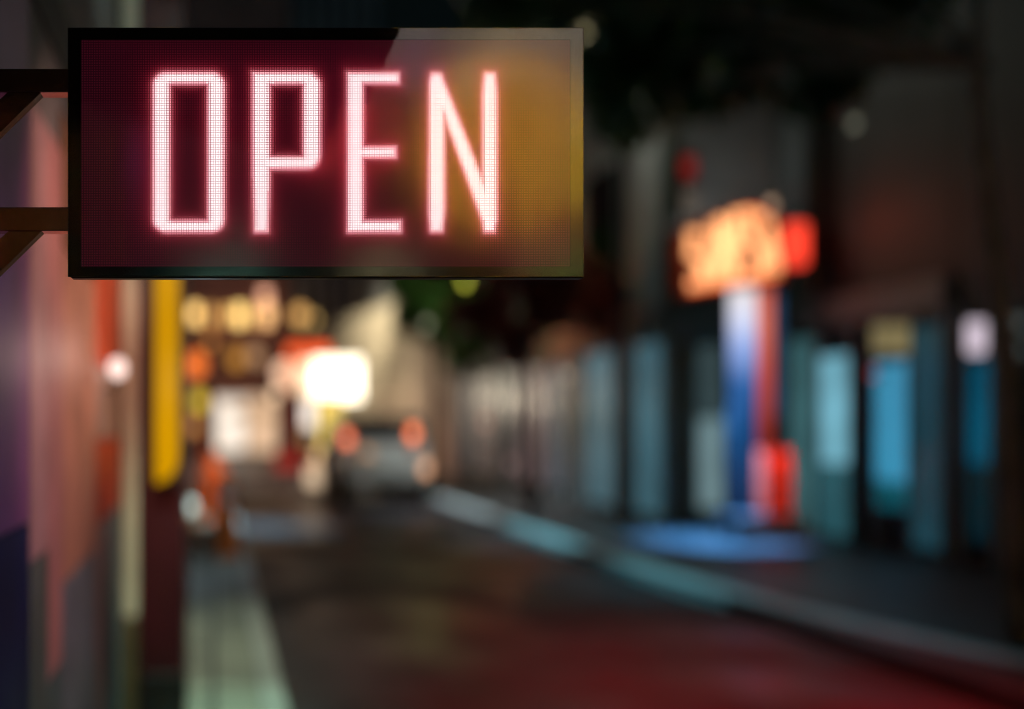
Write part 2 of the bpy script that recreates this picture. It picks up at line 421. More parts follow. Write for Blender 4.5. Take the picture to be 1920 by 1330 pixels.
# rest of the left terrace, far down the street
for i, (y0, y1, col, h) in enumerate(((6.4, 17.0, dark_wall, 7), (17.2, 30, brown_wall, 8), (30.2, 43, mid_wall, 7))):
    t = thing('terrace_house', (-3, (y0 + y1) / 2, 0), ('dark', 'brown', 'grey')[i] + ' terraced house on the left, ' + ('right behind the pilaster', 'beyond the dark one', 'at the far end of the row')[i], 'house', 'houses on the left side')
    X_ = LX if i == 0 else -3.2
    MB().box((X_ - 5, y0, 0), (X_, y1, h)).build('wall', col, t)
    MB().box((X_ - 5.1, y0, h), (X_ + .12, y1, h + .25)).build('cornice', black_metal, t)
    for k in range(int((y1 - y0) // 3)):
        yy = y0 + .8 + k * 3
        f = MB().box((X_ - .01, yy, .9), (X_ + .012, yy + 1.6, 2.5)).build('window', glass_dark, t)

# ------------------------------------------------------------------ right side of the street: facades
FN = 9.0      # the nearer half of the right building line stands back
def ry(px): return (FX if px <= 1250 else FN) * F / (px - VX)
def bay(parent, pa, pb, z0, z1, mat, name, out=0.0, th=0.06):
    """a piece of the right facade between two picture columns' depths"""
    if parent.name == 'neon_restaurant' and pb < 1450:      # the side of the restaurant that faces up the street
        return MB().box((at(pa, 0, 16.0).x, 16.0 - out, z0), (at(pb, 0, 16.0).x, 16.0 - out + th, z1)).build(name, mat, parent)
    f = FX if pb <= 1250 else FN
    return MB().box((f - out, ry(pb), z0), (f - out + th, ry(pa), z1)).build(name, mat, parent)
def building(name, pa, pb, h, mat, label):
    t = thing(name, (FX + 3, (ry(pa) + ry(pb)) / 2, 0), label, 'building', 'buildings on the right side')
    f = FX if pb <= 1250 else FN
    yb = 16.5 if pb == 1250 else ry(pb) + .01
    MB().box((f + 0.05, yb, 0), (f + 8, ry(pa) - .01, h)).build('wall', mat, t)
    MB().box((f - 0.12, yb, h), (f + 8, ry(pa) - .01, h + .3)).build('cornice', dark_wall, t)
    return t
# far stretch
b5 = building('far_terrace', 850, 1060, 8, mid_wall, 'far grey terrace of narrow shops behind the parked car')
b4 = building('pillared_shop', 1060, 1250, 8, mid_wall, 'shop with pale teal lit panes between slim grey pillars')
b3 = building('neon_restaurant', 1449, 1530, 8, mid_wall, 'grey restaurant building behind the orange neon sign')
b2 = building('teal_shop', 1530, 1780, 8, dark_wall, 'dark shop with two bright teal lit doors')
MB().box((FX + .03, 16.05, 0), (FN + .049, 16.48, 8)).build('wall', mid_wall, b3)
t = thing('dark_corner_building', (FX + 3, 6, 0), 'nearly black building at the right edge of the photo', 'building', 'buildings on the right side')
b1 = t
MB().box((FN + 0.05, 1.5, 0), (FN + 8, ry(1780) - .01, 9)).build('wall', dark_wall, t)
lits = {}
def L(srgb, gain=1.0):
    k = (srgb, gain)
    if k not in lits: lits[k] = lit('lit_%d_%d_%d' % srgb, srgb, gain, 0.25, 1.3)
    return lits[k]
strips = [  # building, px a, px b, z0, z1, colour or material, name
    (b5, 862, 884, .35, 2.9, L((30, 38, 42)), 'door'), (b5, 889, 936, .3, 2.9, L((74, 66, 62)), 'lit_window'), (b5, 940, 968, .1, 3.2, L((30, 38, 42)), 'door'),
    (b5, 972, 1023, .3, 2.9, L((96, 80, 82)), 'lit_window'), (b5, 1025, 1059, .3, 2.9, L((58, 66, 76)), 'lit_window'),
    (b4, 1064, 1092, .1, 3.0, L((30, 38, 42)), 'door'), (b4, 1099, 1156, .15, 3.0, L((66, 98, 108)), 'lit_window'), (b4, 1160, 1186, .1, 3.0, L((30, 38, 42)), 'door'),
    (b4, 1190, 1247, .15, 3.0, L((54, 92, 104)), 'lit_window'),
    (b3, 1262, 1300, .05, 2.9, tan_wall, 'door'), (b3, 1308, 1356, .3, 1.75, L((95, 118, 122)), 'lit_window'), (b3, 1308, 1356, 1.8, 2.9, L((48, 62, 64)), 'lit_window'),
    (b3, 1364, 1445, .1, 2.9, L((40, 56, 62)), 'door'), (b3, 1479, 1532, .1, 2.95, L((52, 88, 92)), 'lit_window'),
    (b2, 1538, 1599, 1.08, 2.65, L((112, 172, 190)), 'lit_window'), (b2, 1534, 1601, .05, 1.06, L((38, 80, 88)), 'lit_window'),
    (b2, 1604, 1636, .05, 3.0, glass_dark, 'door'), (b2, 1642, 1708, .9, 2.48, L((52, 134, 168)), 'lit_window'), (b2, 1642, 1708, .55, .88, L((6, 72, 84)), 'lit_window'),
    (b2, 1710, 1774, .1, 2.9, L((24, 56, 66)), 'lit_window'),
    (b1, 1816, 1866, 1.2, 2.4, L((0, 72, 96)), 'lit_window'), (b1, 1816, 1866, .3, 1.17, L((4, 30, 36)), 'lit_window'),
]
for bb, pa, pb, z0, z1, m, nm in strips: bay(bb, pa, pb, z0, z1, m, nm, 0.0)
for bb, cols in ((b5, (856, 887, 937, 971, 1024)), (b4, (1061, 1097, 1157, 1189, 1248)), (b3, (1303, 1361, 1478)), (b2, (1533, 1600, 1639, 1709, 1773)), (b1, (1800, 1866, 1905))):
    for c in cols: bay(bb, c - 2.0, c + 2.0, 0, 3.05, pale_stone, 'pillar', 0.045, 0.1)
for bb, pa, pb in ((b5, 850, 1059), (b4, 1061, 1249), (b3, 1266, 1445), (b3, 1451, 1529), (b2, 1531, 1779)):
    bay(bb, pa, pb, 3.06, 3.5, mid_wall, 'fascia', 0.08, 0.13)
# upper floor relief
for bb, pa, pb, z0, z1, m, nm in ((b4, 1186, 1240, 3.6, 7.2, pale_stone, 'pillar'), (b4, 1100, 1150, 4, 6.4, glass_dark, 'window'), (b5, 900, 950, 4, 6, glass_dark, 'window'), (b5, 985, 1035, 4, 6, glass_dark, 'window'),
                            ):
    bay(bb, pa, pb, z0, z1, m, nm, 0.02)
# dark downpipe between restaurant and teal shop
dp = MB().tube([(FN - .14, ry(1545) , 3.55), (FN - .14, ry(1545), 8)], 0.12)
tag(dp.build('downpipe', black_metal), 'thick black downpipe between the restaurant and the teal shop', 'downpipe')

# far curved end: cream building jutting into the street behind the car, and the house that closes the street
cr_ = thing('cream_building', (6, 39, 0), 'cream lit building jutting out above and behind the parked car', 'building', 'buildings on the right side')
MB().prism([(4.72, 44.6), (6.50, 34.7), (FX, 30.6), (15, 30.6), (15, 44.6)], 'z', 0, 5.9).build('wall', cream_wall, cr_)
MB().prism([(7.35, 30.6), (15, 30.6), (15, 44.6), (6.2, 44.6)], 'z', 5.9, 12).build('upper_floor', mid_wall, cr_)
MB().box((6.36, 34.3, 5.9), (7.6, 35.2, 11)).build('chimney_stack', cream_wall, cr_)
end = thing('end_building', (3, 56, 0), 'tall dark brown building closing the far end of the street', 'building')
MB().box((-14, 52, 0), (3.9, 60, 32)).build('wall', brown_wall, end)
for k, xx in enumerate((4.2, 5.0, 5.8, 6.6, 7.4, 8.2)):
    MB().box((xx, 52, 0), (xx + 0.45, 52.4, 32)).build('pillar', mid_wall, end)
MB().box((3.92, 52.5, 0), (20, 60, 32)).build('wing', surf('olive_wall', (0.05, 0.055, 0.045), 0.7), end)
MB().box((0.1, 51.8, 0.1), (3.3, 51.98, 2.95)).build('shop_window', L((226, 186, 150)), end)
MB().box((0.15, 51.72, 0.2), (1.7, 51.79, 2.85)).build('shop_window', L((255, 240, 222), 1.1), end)
MB().box((1.0, 51.60, 1.9), (3.3, 51.70, 2.3)).build('notice_board', L((190, 150, 110)), end)
# sign of gold bulbs on the end building
gs = thing('gold_letter_sign', (1, 51.8, 6.5), 'row of glowing gold letters high on the far end building', 'sign')
def blob(name, px, py, w, h, Y, rgb, gain, parent, dep=.12):
    c = at(px, py, Y); s = Y / F
    return MB().box((c.x - w * s / 2, Y - dep, c.z - h * s / 2), (c.x + w * s / 2, Y, c.z + h * s / 2), min(w, h) * s * .2).build(name, L(rgb, gain), parent)
for px, py, w, h, rgb, g in ((366, 590, 22, 26, (255, 205, 120), 2.85), (398, 592, 6, 26, (240, 180, 100), 2.28), (424, 592, 10, 24, (235, 175, 95), 2.47), (448, 592, 20, 30, (255, 212, 125), 2.85),
                             (472, 592, 8, 26, (240, 190, 110), 2.47), (500, 590, 22, 34, (248, 190, 125), 2.28), (497, 556, 20, 22, (222, 160, 130), 2.28)):
    blob('letter', px, py, w, h, 51.7, rgb, g, gs)
MB().box((-1.6, 51.75, 6.1), (3.5, 51.95, 8.0)).build('backing_board', brown_wall, gs)

def hang_lamp(px, py, r, Y, rgb, gain, label, cat='lamp', group=None, ceil=None, power=0, name='globe_lamp', side=None):
    c = at(px, py, Y); s = Y / F
    t = thing(name, c, label, cat, group)
    MB().ball(c, r * s, (1, 1, 1)).build('globe', L(rgb, gain), t, True)
    if side is not None: MB().tube([c + Vector((0, 0.0, r * s * .9)), c + Vector((0, .05, r * s * 1.5)), Vector((c.x + side[0], c.y + side[1], c.z + r * s * 1.6))], 0.02).build('arm', black_metal, t)
    elif c.z > 0: MB().tube([(c.x, c.y, 0), c - Vector((0, 0, r * s * .8))], [0.05, 0.03]).build('pole', black_metal, t)
    if power: lamp('POINT', c - Vector((0, r * s + .1, 0)), power, lin(*rgb), r * s, parent=t)
    return t
hang_lamp(563, 592, 15, 51.0, (235, 175, 100), 1.4, 'single gold globe lamp on the end building right of the gold letters', side=(0, 1), group='round lamps down the street')
hang_lamp(367, 684, 20, 46.0, (255, 122, 45), 1.5, 'orange round lamp on the far left below the gold letters', side=(-1.5, 0), group='round lamps down the street')
hang_lamp(443, 672, 16, 51.0, (205, 140, 55), 1.1, 'dim amber globe lamp over the cream shop window, left one', side=(0, 1), group='round lamps down the street')
hang_lamp(478, 668, 14, 51.0, (215, 165, 120), 1.0, 'pale tan globe lamp over the cream shop window, right one', side=(0, 1), group='round lamps down the street')
hang_lamp(374, 752, 15, 40.0, (232, 195, 60), 1.4, 'yellow globe lamp standing low at the left edge of the street', group='round lamps down the street')
hang_lamp(362, 800, 13, 36.0, (205, 135, 75), 1.2, 'dull orange globe lamp low beside the yellow sign', group='round lamps down the street')
hang_lamp(570, 820, 14, 44.0, (150, 120, 75), 1.0, 'faint olive globe lamp just left of the parked car', group='round lamps down the street')
hang_lamp(530, 700, 18, 42.5, (255, 205, 170), 1.5, 'peach globe lamp at the left end of the bright canopy', group='round lamps down the street', side=(1.2, .3))
for px, py, r, Y, rgb, g, lab in (
    (910, 792, 8, 25, (190, 150, 130), 1.1, 'pinkish bulb low before the far terrace'), (1062, 704, 8, 19.5, (130, 120, 105), 1.6, 'faint tan bulb on the pillared shop'), (932, 606, 8, 21, (170, 70, 25), 1.4, 'dim orange bulb among the red leaves'),
    (872, 526, 8, 22, (190, 190, 60), 1.6, 'yellow green bulb just under the OPEN sign'), (1209, 228, 9, 14.5, (110, 108, 90), 1.2, 'faint grey bulb high among the dark leaves'), (1446, 386, 9, 14.0, (165, 135, 110), 1.4, 'tan bulb above the orange neon lettering'),
    (800, 610, 8, 22, (120, 120, 100), 1.5, 'pale bulb inside the green tree'), (1602, 232, 9, 12, (110, 110, 95), 1.0, 'faint bulb high on the dark shop'), (960, 870, 7, 24, (120, 95, 90), 1.4, 'faint rose bulb low by the kerb'),
    (590, 600, 7, 48, (210, 170, 100), 1.3, 'small gold bulb right of the single gold globe'), (515, 740, 9, 40, (240, 200, 160), 1.2, 'cream bulb at the right of the shop window'), (395, 640, 7, 50, (230, 150, 70), 1.2, 'small amber bulb under the gold letters')):
    c = at(px, py, Y); t = thing('festoon_bulb', c, lab, 'bulb', 'bulbs strung over the street')
    MB().ball(c, r * Y / F, (1, 1, 1), 14).build('glass', L(rgb, g * 1.5), t, True)
    if (px, py) in ((872, 526), (800, 610), (932, 606), (1209, 228)): lamp('POINT', c - Vector((0, .45, 0)), {932: 60, 1209: 8}.get(px, 14), (.85, 1, .35) if px != 932 else (1, .22, .08), .05, parent=t)
    MB().tube([c + Vector((0, 0, r * Y / F * .9)), c + Vector((0, 0, r * Y / F + .08))], .015, 8).build('socket', black_metal, t)
    MB().tube([c + Vector((-1.5, 0, .35)), c + Vector((-.7, 0, r * Y / F + .13)), c + Vector((0, 0, r * Y / F + .07)), c + Vector((.7, 0, r * Y / F + .13)), c + Vector((1.5, 0, .35))], .008, 6).build('cable', black_metal, t)
# bright white canopy sign and orange awning
cs = thing('canopy_sign', (5, 44, 2.9), 'dazzling white light box under an orange awning, above the car', 'sign')
WY = 34.4
a, b = at(588, 748, WY), at(680, 674, WY)
MB().box((a.x, WY, a.z), (b.x, WY + .25, b.z), .05).build('lit_face', lit('white_box', (255, 244, 215), 3.5, .05), cs)
MB().box((a.x - .08, WY + .26, a.z - .08), (b.x + .08, WY + .5, b.z + .08), .05).build('case', cream_wall, cs)
MB().tube([(b.x, WY + .4, b.z - .3), (6.6, WY + .4, b.z - .3)], .06).build('arm', black_metal, cs)
a, b = at(568, 800, WY + .6), at(622, 752, WY + .6)
MB().box((a.x, WY + .6, a.z), (b.x, WY + .8, b.z), .03).build('lit_panel', L((255, 240, 225), 1.4), cs)
a, b = at(560, 742, WY), at(586, 678, WY)
MB().box((a.x, WY + .05, a.z), (b.x, WY + .2, b.z), .05).build('lit_panel', L((255, 222, 180), 1.9), cs)
a, b = at(536, 730, WY), at(558, 684, WY)
MB().box((a.x, WY + .08, a.z), (b.x, WY + .2, b.z), .05).build('lit_panel', L((255, 184, 140), 1.2), cs)
oa = thing('orange_awning', (4.2, 34, 5), 'glowing orange red awning over the dazzling white sign', 'awning')
a, b = at(538, 674, 34), at(618, 650, 34)
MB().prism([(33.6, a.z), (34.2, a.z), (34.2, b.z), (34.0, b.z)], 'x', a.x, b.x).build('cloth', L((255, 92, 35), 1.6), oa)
MB().tube([(a.x, 33.62, a.z), (b.x, 33.62, a.z)], .03).build('front_bar', black_metal, oa)
mp_ = MB().tube([(at(548, 0, 41).x, 41, 0), (at(548, 0, 41).x, 41, 3.3)], .28)
tag(mp_.build('maroon_post', surf('maroon_post', (0.22, 0.05, 0.06), 0.5)), 'thick maroon advertising pillar left of the white light box', 'pillar')
lamp('POINT', (4.55, 35.6, 3.7), 60, (1.0, 0.86, 0.62), .2, parent=cs)  # added fill lamp hidden behind the white box, for the cream building
lamp('POINT', (4.15, 33.9, 2.35), 90, (1.0, 0.84, 0.60), .14, parent=cs)  # added lamp below the box for bloom and spill
lamp('AREA', (1.2, 46, 5.5), 90, (1.0, .55, .42), 2.0, aim=(1.2, 52, 7), parent=end)  # added unseen fill light washing the end building
lamp('AREA', (1.2, 51.0, 3.0), 30, (1.0, 0.80, 0.62), 2.5, aim=(2.0, 36, 0), parent=end)
# added glowing stand, in place of a warm reflection on the car's side
yst = thing('yellow_glow_stand', (3.6, 30.5, 0), 'added glowing yellow stand left of the parked car', 'sign')
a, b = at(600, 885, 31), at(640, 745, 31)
MB().box((a.x, 31, a.z + .75), (b.x, 31.12, b.z), .04).build('lit_face', L((240, 205, 95), 1.25), yst)
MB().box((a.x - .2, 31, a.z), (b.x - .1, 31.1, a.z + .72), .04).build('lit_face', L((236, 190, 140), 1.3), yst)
MB().box((a.x - .12, 31.13, 0), (b.x, 31.25, b.z + .05), .03).build('frame', black_metal, yst)

# ------------------------------------------------------------------ parked car seen from behind
CY = 21.0; cxa, cxb = at(640, 0, CY).x, at(806, 0, CY).x; cm = (cxa + cxb) / 2; hw = (cxb - cxa) / 2
G = -0.10
car = thing('parked_car', (cm, CY + 2.2, G), 'silver grey hatchback parked at the far kerb with glowing tail lights', 'car')
car_paint = surf('car_paint', (0.42, 0.40, 0.36), 0.22, 0.05, 4, spec=0.6, coat=0.6)
prof = [(0, .42), (0.02, 1.0), (0.06, 1.42), (0.24, 1.80), (0.48, 1.88), (2.6, 1.86), (3.3, 1.25), (4.1, 1.08), (4.4, .85), (4.45, .42)]
bd = bmesh.new(); rows = []
for s_, ins in ((-1, .10), (-1, 0), (1, 0), (1, .10)):
    row = []
    for (yy, zz) in prof:
        k = 1 - max(0, (zz - 1.1)) * 0.16
        row.append(bd.verts.new((cm + s_ * (hw * k - ins), CY + yy + (0.03 if ins else 0), G + zz + (0.02 if ins and zz > 1 else 0))))
    rows.append(row)
npf = len(prof)
for a_, b_ in zip(rows, rows[1:]):
    for k in range(npf - 1): bd.faces.new((a_[k], a_[k + 1], b_[k + 1], b_[k]))
    bd.faces.new((a_[0], b_[0], b_[-1], a_[-1]))
bd.faces.new(rows[0]); bd.faces.new(rows[-1][::-1])
m_ = MB(); m_.bm.free(); m_.bm = bd
body = m_.build('body', car_paint, car, True)
bv = body.modifiers.new('bevel', 'BEVEL'); bv.width = 0.05; bv.segments = 3; bv.limit_method = 'ANGLE'
rf = MB(); rws = []
for s_ in (-1, 1):
    rws.append([rf.bm.verts.new((cm + s_ * (hw * (1 - max(0, zz - 1.1) * .16) + .012), CY + yy + dy, G + zz + .012)) for yy, zz, dy in ((.06, 1.43, -.014), (.24, 1.80, -.012), (.48, 1.88, 0), (2.6, 1.86, 0), (3.25, 1.30, .01))])
for k in range(4): rf.bm.faces.new((rws[0][k], rws[1][k], rws[1][k + 1], rws[0][k + 1]))
for r_ in rws: rf.bm.faces.new(r_)
rf.build('cabin', black_gloss, car)
MB().quad((cm - hw * .86, CY + .022, G + 1.45), (cm + hw * .86, CY + .022, G + 1.45), (cm + hw * .83, CY + .195, G + 1.78), (cm - hw * .83, CY + .195, G + 1.78)).build('rear_window', glass_dark, car)
for s_ in (-1, 1):
    MB().quad((cm + s_ * (hw * .995), CY + .5, G + 1.28), (cm + s_ * (hw * .995), CY + 3.0, G + 1.28), (cm + s_ * (hw * .925), CY + 2.5, G + 1.74), (cm + s_ * (hw * .925), CY + .6, G + 1.74)).build('side_window', glass_dark, car)
MB().box((cm - hw * .97, CY - .07, G + .30), (cm + hw * .97, CY + .25, G + .56), .05).build('bumper', black_metal, car)
MB().box((cm - .26, CY - .02, G + .74), (cm + .26, CY + .02, G + .86), .005).build('number_plate', surf('plate', (.5, .5, .45), .5), car)
for (px, py, w, h, c, g) in ((775, 813, 15, 20, (255, 125, 75), 2.5), (652, 822, 15, 20, (255, 130, 90), 2.4)):
    c0 = at(px, py, CY - .03); s = CY / F
    MB().box((c0.x - w * s / 2, CY - .05, c0.z - h * s / 2), (c0.x + w * s / 2, CY + .32, c0.z + h * s / 2), .02).build('tail_light', L(c, g), car)
c0 = at(798, 878, CY); MB().box((c0.x - .09, CY - .06, c0.z - .12), (c0.x + .09, CY + .05, c0.z + .12), .02).build('reversing_light', L((235, 175, 135), 1.9), car)
c0 = at(690, 850, CY); MB().box((c0.x - .10, CY - .04, c0.z - .07), (c0.x + .10, CY + .03, c0.z + .07), .02).build('plate_light', L((220, 165, 120), 1.0), car)
c0 = at(680, 912, CY); MB().ball((c0.x, CY - .02, c0.z), .10).build('exhaust', surf('chrome', (.6, .62, .62), .2, .05, 5, metal=1), car, True)
for yy in (0.85, 3.45):
    for s_ in (-1, 1):
        wx = cm + s_ * (hw - .11)
        w_ = MB().tube([(wx - .11, CY + yy, G + .33), (wx + .11, CY + yy, G + .33)], .33, 24).build('wheel', rubber, car)
        MB().tube([(wx + s_ * .10, CY + yy, G + .33), (wx + s_ * .118, CY + yy, G + .33)], .2, 16).build('rim', surf('rim', (.5, .5, .5), .3, metal=1), w_)

tag(MB().prism([(2.4, 0.4), (3.75, 0.4), (3.85, -.1), (2.3, -.1)], 'y', 38, 38.4).prism([(2.8, .62), (3.35, .62), (3.4, .402), (2.75, .402)], 'y', 38.05, 38.35).build('added_red_block', surf('red_block', (.6, .06, .04), .5)), 'added low red barrier standing in the far road left of the car', 'block')  # added block in place of a patch of red light on the road
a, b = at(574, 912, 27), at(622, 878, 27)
fs = thing('road_glow_box', ((a.x + b.x) / 2, 27, -.1), 'added glowing cream box on the road, standing in for a reflection', 'sign')
MB().box((a.x, 27, a.z + .02), (b.x, 27.2, b.z), .03).build('lit_face', L((232, 200, 165), 1.1), fs)  # added box, its glow replaces light reflected off the road
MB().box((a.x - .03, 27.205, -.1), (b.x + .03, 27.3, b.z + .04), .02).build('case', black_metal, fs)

# ------------------------------------------------------------------ orange traffic posts and low lamp on the left pavement
og = surf('orange_plastic', (0.75, 0.16, 0.02), 0.5, 0.15, 5)
wh = surf('white_band', (0.7, 0.7, 0.7), 0.4)
for i, (Y, px) in enumerate(((12.6, 428), (14, 420), (15.6, 413), (17.4, 407), (19.5, 401), (22, 395), (25, 389), (29, 384))):
    X = (px - 400) / F * Y
    t = thing('traffic_post', (X, Y, 0), ('nearest', 'second nearest', 'third nearest', 'fourth nearest', 'fourth farthest', 'third farthest', 'second farthest', 'farthest')[i] + ' orange plastic traffic post on the left pavement', 'traffic post', 'orange traffic posts')
    MB().lathe((X, Y, 0), [(.17, 0), (.17, .04), (.115, .06), (.11, .55), (.10, .92), (.05, .95)]).build('post', og, t)
    MB().lathe((X, Y, 0), [(.112, .70), (.110, .78)]).build('reflective_band', wh, t)
bl = at(357, 950, 11.5)
t = thing('low_wall_light', bl, 'small cool white light low on the wall behind the orange posts', 'lamp')
MB().ball(bl, .075, (1, .6, 1)).build('globe', L((205, 225, 215), 1.6), t, True)
MB().box((LX, bl.y - .03, bl.z - .03), (bl.x - .06, bl.y + .03, bl.z + .03), .005).build('bracket', black_metal, t)
lamp('POINT', (bl.x + .12, bl.y, bl.z + .1), 9, (0.62, 0.85, 1.0), .06, parent=t)

# ------------------------------------------------------------------ neon restaurant sign and totem
ns = thing('neon_sign', (7.4, 14.3, 3.6), 'big tilted orange neon lettering on a dark red board above the pavement', 'sign')
NY = 14.3
a, b = at(1282, 0, NY).x, at(1478, 0, NY).x
# board leans: higher on the right
MB().prism([(at(1264, 548, NY).x, at(0, 556, NY).z), (at(1488, 0, NY).x, at(0, 522, NY).z), (at(1492, 0, NY).x, at(0, 425, NY).z), (at(1440, 0, NY).x, at(0, 385, NY).z), (at(1390, 0, NY).x, at(0, 385, NY).z), (at(1262, 0, NY).x, at(0, 432, NY).z)], 'y', NY + .10, NY + .3).build('board', surf('maroon_board', (.14, .015, .015), .5), ns)
def glyph(ch):
    G_ = {'S': [[(1, .95), (.1, 1), (0, .6), (1, .45), (.9, 0), (0, .05)]], 'A': [[(0, 0), (.5, 1), (1, 0)], [(.2, .4), (.8, .4)]], 'M': [[(0, 0), (.05, 1), (.5, .4), (.95, 1), (1, 0)]],
          'E': [[(1, 1), (0, 1), (0, 0), (1, 0)], [(0, .5), (.8, .5)]]}
    return G_[ch]
for k, ch in enumerate('SAMESA'):
    pxa = 1293 + k * 28.5; wpx = 22
    lift = -k * 7
    top = (438, 425, 412, 402, 405, 420)[k]; bot = (532, 528, 524, 520, 512, 505)[k]
    mbn = MB()
    for st in glyph(ch):
        pts = [at(pxa + u * wpx, bot + (top - bot) * v, NY) for u, v in st]
        mbn.tube(pts, 0.066, 8)
    o = mbn.build('neon_letter', L((255, 172, 112), 1.7), ns)
for (p0, p1) in (((1292, 540), (1462, 512)), ((1380, 404), (1412, 398)), ((1412, 398), (1440, 410))):
    MB().tube([at(*p0, NY), at(*p1, NY)], .034, 8).build('neon_tube', L((255, 118, 66), 1.5), ns)
# arm to facade
MB().tube([(b, NY + .2, at(0, 470, NY).z), (FN + .06, NY + .2, at(0, 470, NY).z)], .05).build('arm', black_metal, ns)
lamp('POINT', (at(1380, 0, NY).x, NY - .35, at(0, 480, NY).z), 4, (1, .40, .2), .3, parent=ns)
fl = (7.75, NY + .35, 4.75)
MB().lathe(fl, [(.05, -.12), (.07, -.06), (.05, -.03)]).build('added_floodlight', black_metal, ns)
lamp('SPOT', fl, 22, (.92, 1, .98), .04, aim=(8.0, 16.0, 5.6), spot=130, blend=.8, parent=ns)  # added lamp to brighten the restaurant wall
# red round neon behind it on the facade
rn = thing('red_light_box', (8.4, 14.3, 3.7), 'glowing red box sign just right of the orange neon lettering', 'sign')
a, b = at(1480, 495, 14.2), at(1520, 418, 14.2)
MB().box((a.x, 14.2, a.z), (b.x, 14.4, b.z), .05).build('lit_face', L((255, 66, 45), 1.3), rn)
MB().box((a.x + .02, 14.42, a.z + .02), (FN + .06, 14.55, b.z - .02)).build('case', black_metal, rn)
lamp('POINT', (8.45, 13.8, 4.5), 8, (1, .10, .05), .2, parent=rn)
# small red and beige sign up left
sr = thing('small_blade_sign', (6.9, 14.6, 5), 'small dark blade sign with a red top, high left of the neon', 'sign')
a, b = at(1272, 410, 15.6), at(1308, 285, 15.6)
MB().box((a.x, 15.6, a.z), (b.x, 15.7, b.z), .02).build('board', black_metal, sr)
a, b = at(1278, 330, 15.56), at(1304, 298, 15.56)
MB().box((a.x, 15.54, a.z), (b.x, 15.59, b.z)).build('red_face', L((120, 16, 12), 1.0), sr)
a, b = at(1280, 405, 15.56), at(1310, 355, 15.56)
MB().box((a.x, 15.54, a.z), (b.x, 15.59, b.z)).build('beige_face', L((84, 74, 64), 1.0), sr)
MB().tube([(b.x - .1, 15.65, a.z + .3), (b.x - .1, 16.06, a.z + .3)], .03).build('arm', black_metal, sr)

# totem: tall blue panel with an orange red stripe, standing on the pavement
TY = 14.5
tt = thing('totem_sign', (at(1418, 0, TY).x, TY, 0), 'tall upright totem, white to blue on the left with an orange red stripe', 'totem sign')
def grad(name, stops, z0, z1):
    """backlit printed panel whose print changes colour with height"""
    m = bpy.data.materials.new(name); m.use_nodes = True; nt = m.node_tree; n = nt.nodes; l = nt.links
    p = n['Principled BSDF']; p.inputs['Base Color'].default_value = (.004, .004, .004, 1); p.inputs['Roughness'].default_value = .5; p.inputs['Specular IOR Level'].default_value = .1
    tc = n.new('ShaderNodeTexCoord'); sp = n.new('ShaderNodeSeparateXYZ'); mr = n.new('ShaderNodeMapRange')
    mr.inputs['From Min'].default_value = z0; mr.inputs['From Max'].default_value = z1
    cr = n.new('ShaderNodeValToRGB'); cr.color_ramp.elements[0].position = 0; cr.color_ramp.elements[1].position = 1
    l.new(tc.outputs['Object'], sp.inputs[0]); l.new(sp.outputs['Z'], mr.inputs['Value']); l.new(mr.outputs['Result'], cr.inputs['Fac']); l.new(cr.outputs['Color'], p.inputs['Emission Color'])
    els = cr.color_ramp.elements
    els[0].color = lin(*stops[0][1]) + (1,); els[1].color = lin(*stops[-1][1]) + (1,)
    for pos, c in stops[1:-1]:
        e = els.new(pos); e.color = lin(*c) + (1,)
    p.inputs['Emission Strength'].default_value = 1.0
    return m
zt, zb = at(0, 540, TY).z, 0.36
blue = grad('blue_print', [(0, (8, 36, 70)), (.35, (14, 62, 112)), (.58, (50, 100, 165)), (.74, (150, 175, 235)), (.88, (225, 228, 250)), (1, (235, 225, 220))], zb, zt)
orange = grad('orange_print', [(0, (90, 18, 12)), (.3, (120, 36, 28)), (.6, (190, 70, 52)), (.85, (222, 110, 82)), (1, (200, 90, 70))], zb, zt)
x0, x1, x2, x3 = (at(p, 0, TY).x for p in (1372, 1420, 1450, 1470))
MB().box((x0, TY, zb), (x1 - .004, TY + .10, zt), .01).build('blue_panel', blue, tt)
MB().box((x1, TY, zb + .9), (x2 - .004, TY + .10, zt), .01).build('orange_panel', orange, tt)
MB().box((x2, TY + .02, zb + 1.4), (x3, TY + .10, zt - .1), .01).build('edge_panel', L((30, 58, 84)), tt)
MB().box((x0 - .03, TY + .105, 0), (x3 + .02, TY + .16, zt + .05), .01).build('frame', black_metal, tt)
MB().box((x0 - .1, TY - .45, 0), (x3 + .05, TY + .3, .355), .02).build('foot', dark_wall, tt)
lamp('SPOT', (x0 - .15, TY - .1, 2.4), 3200, (0.10, 0.42, 1.0), .05, aim=(x0 - .3, TY - .2, 0), spot=62, blend=.7, parent=tt)
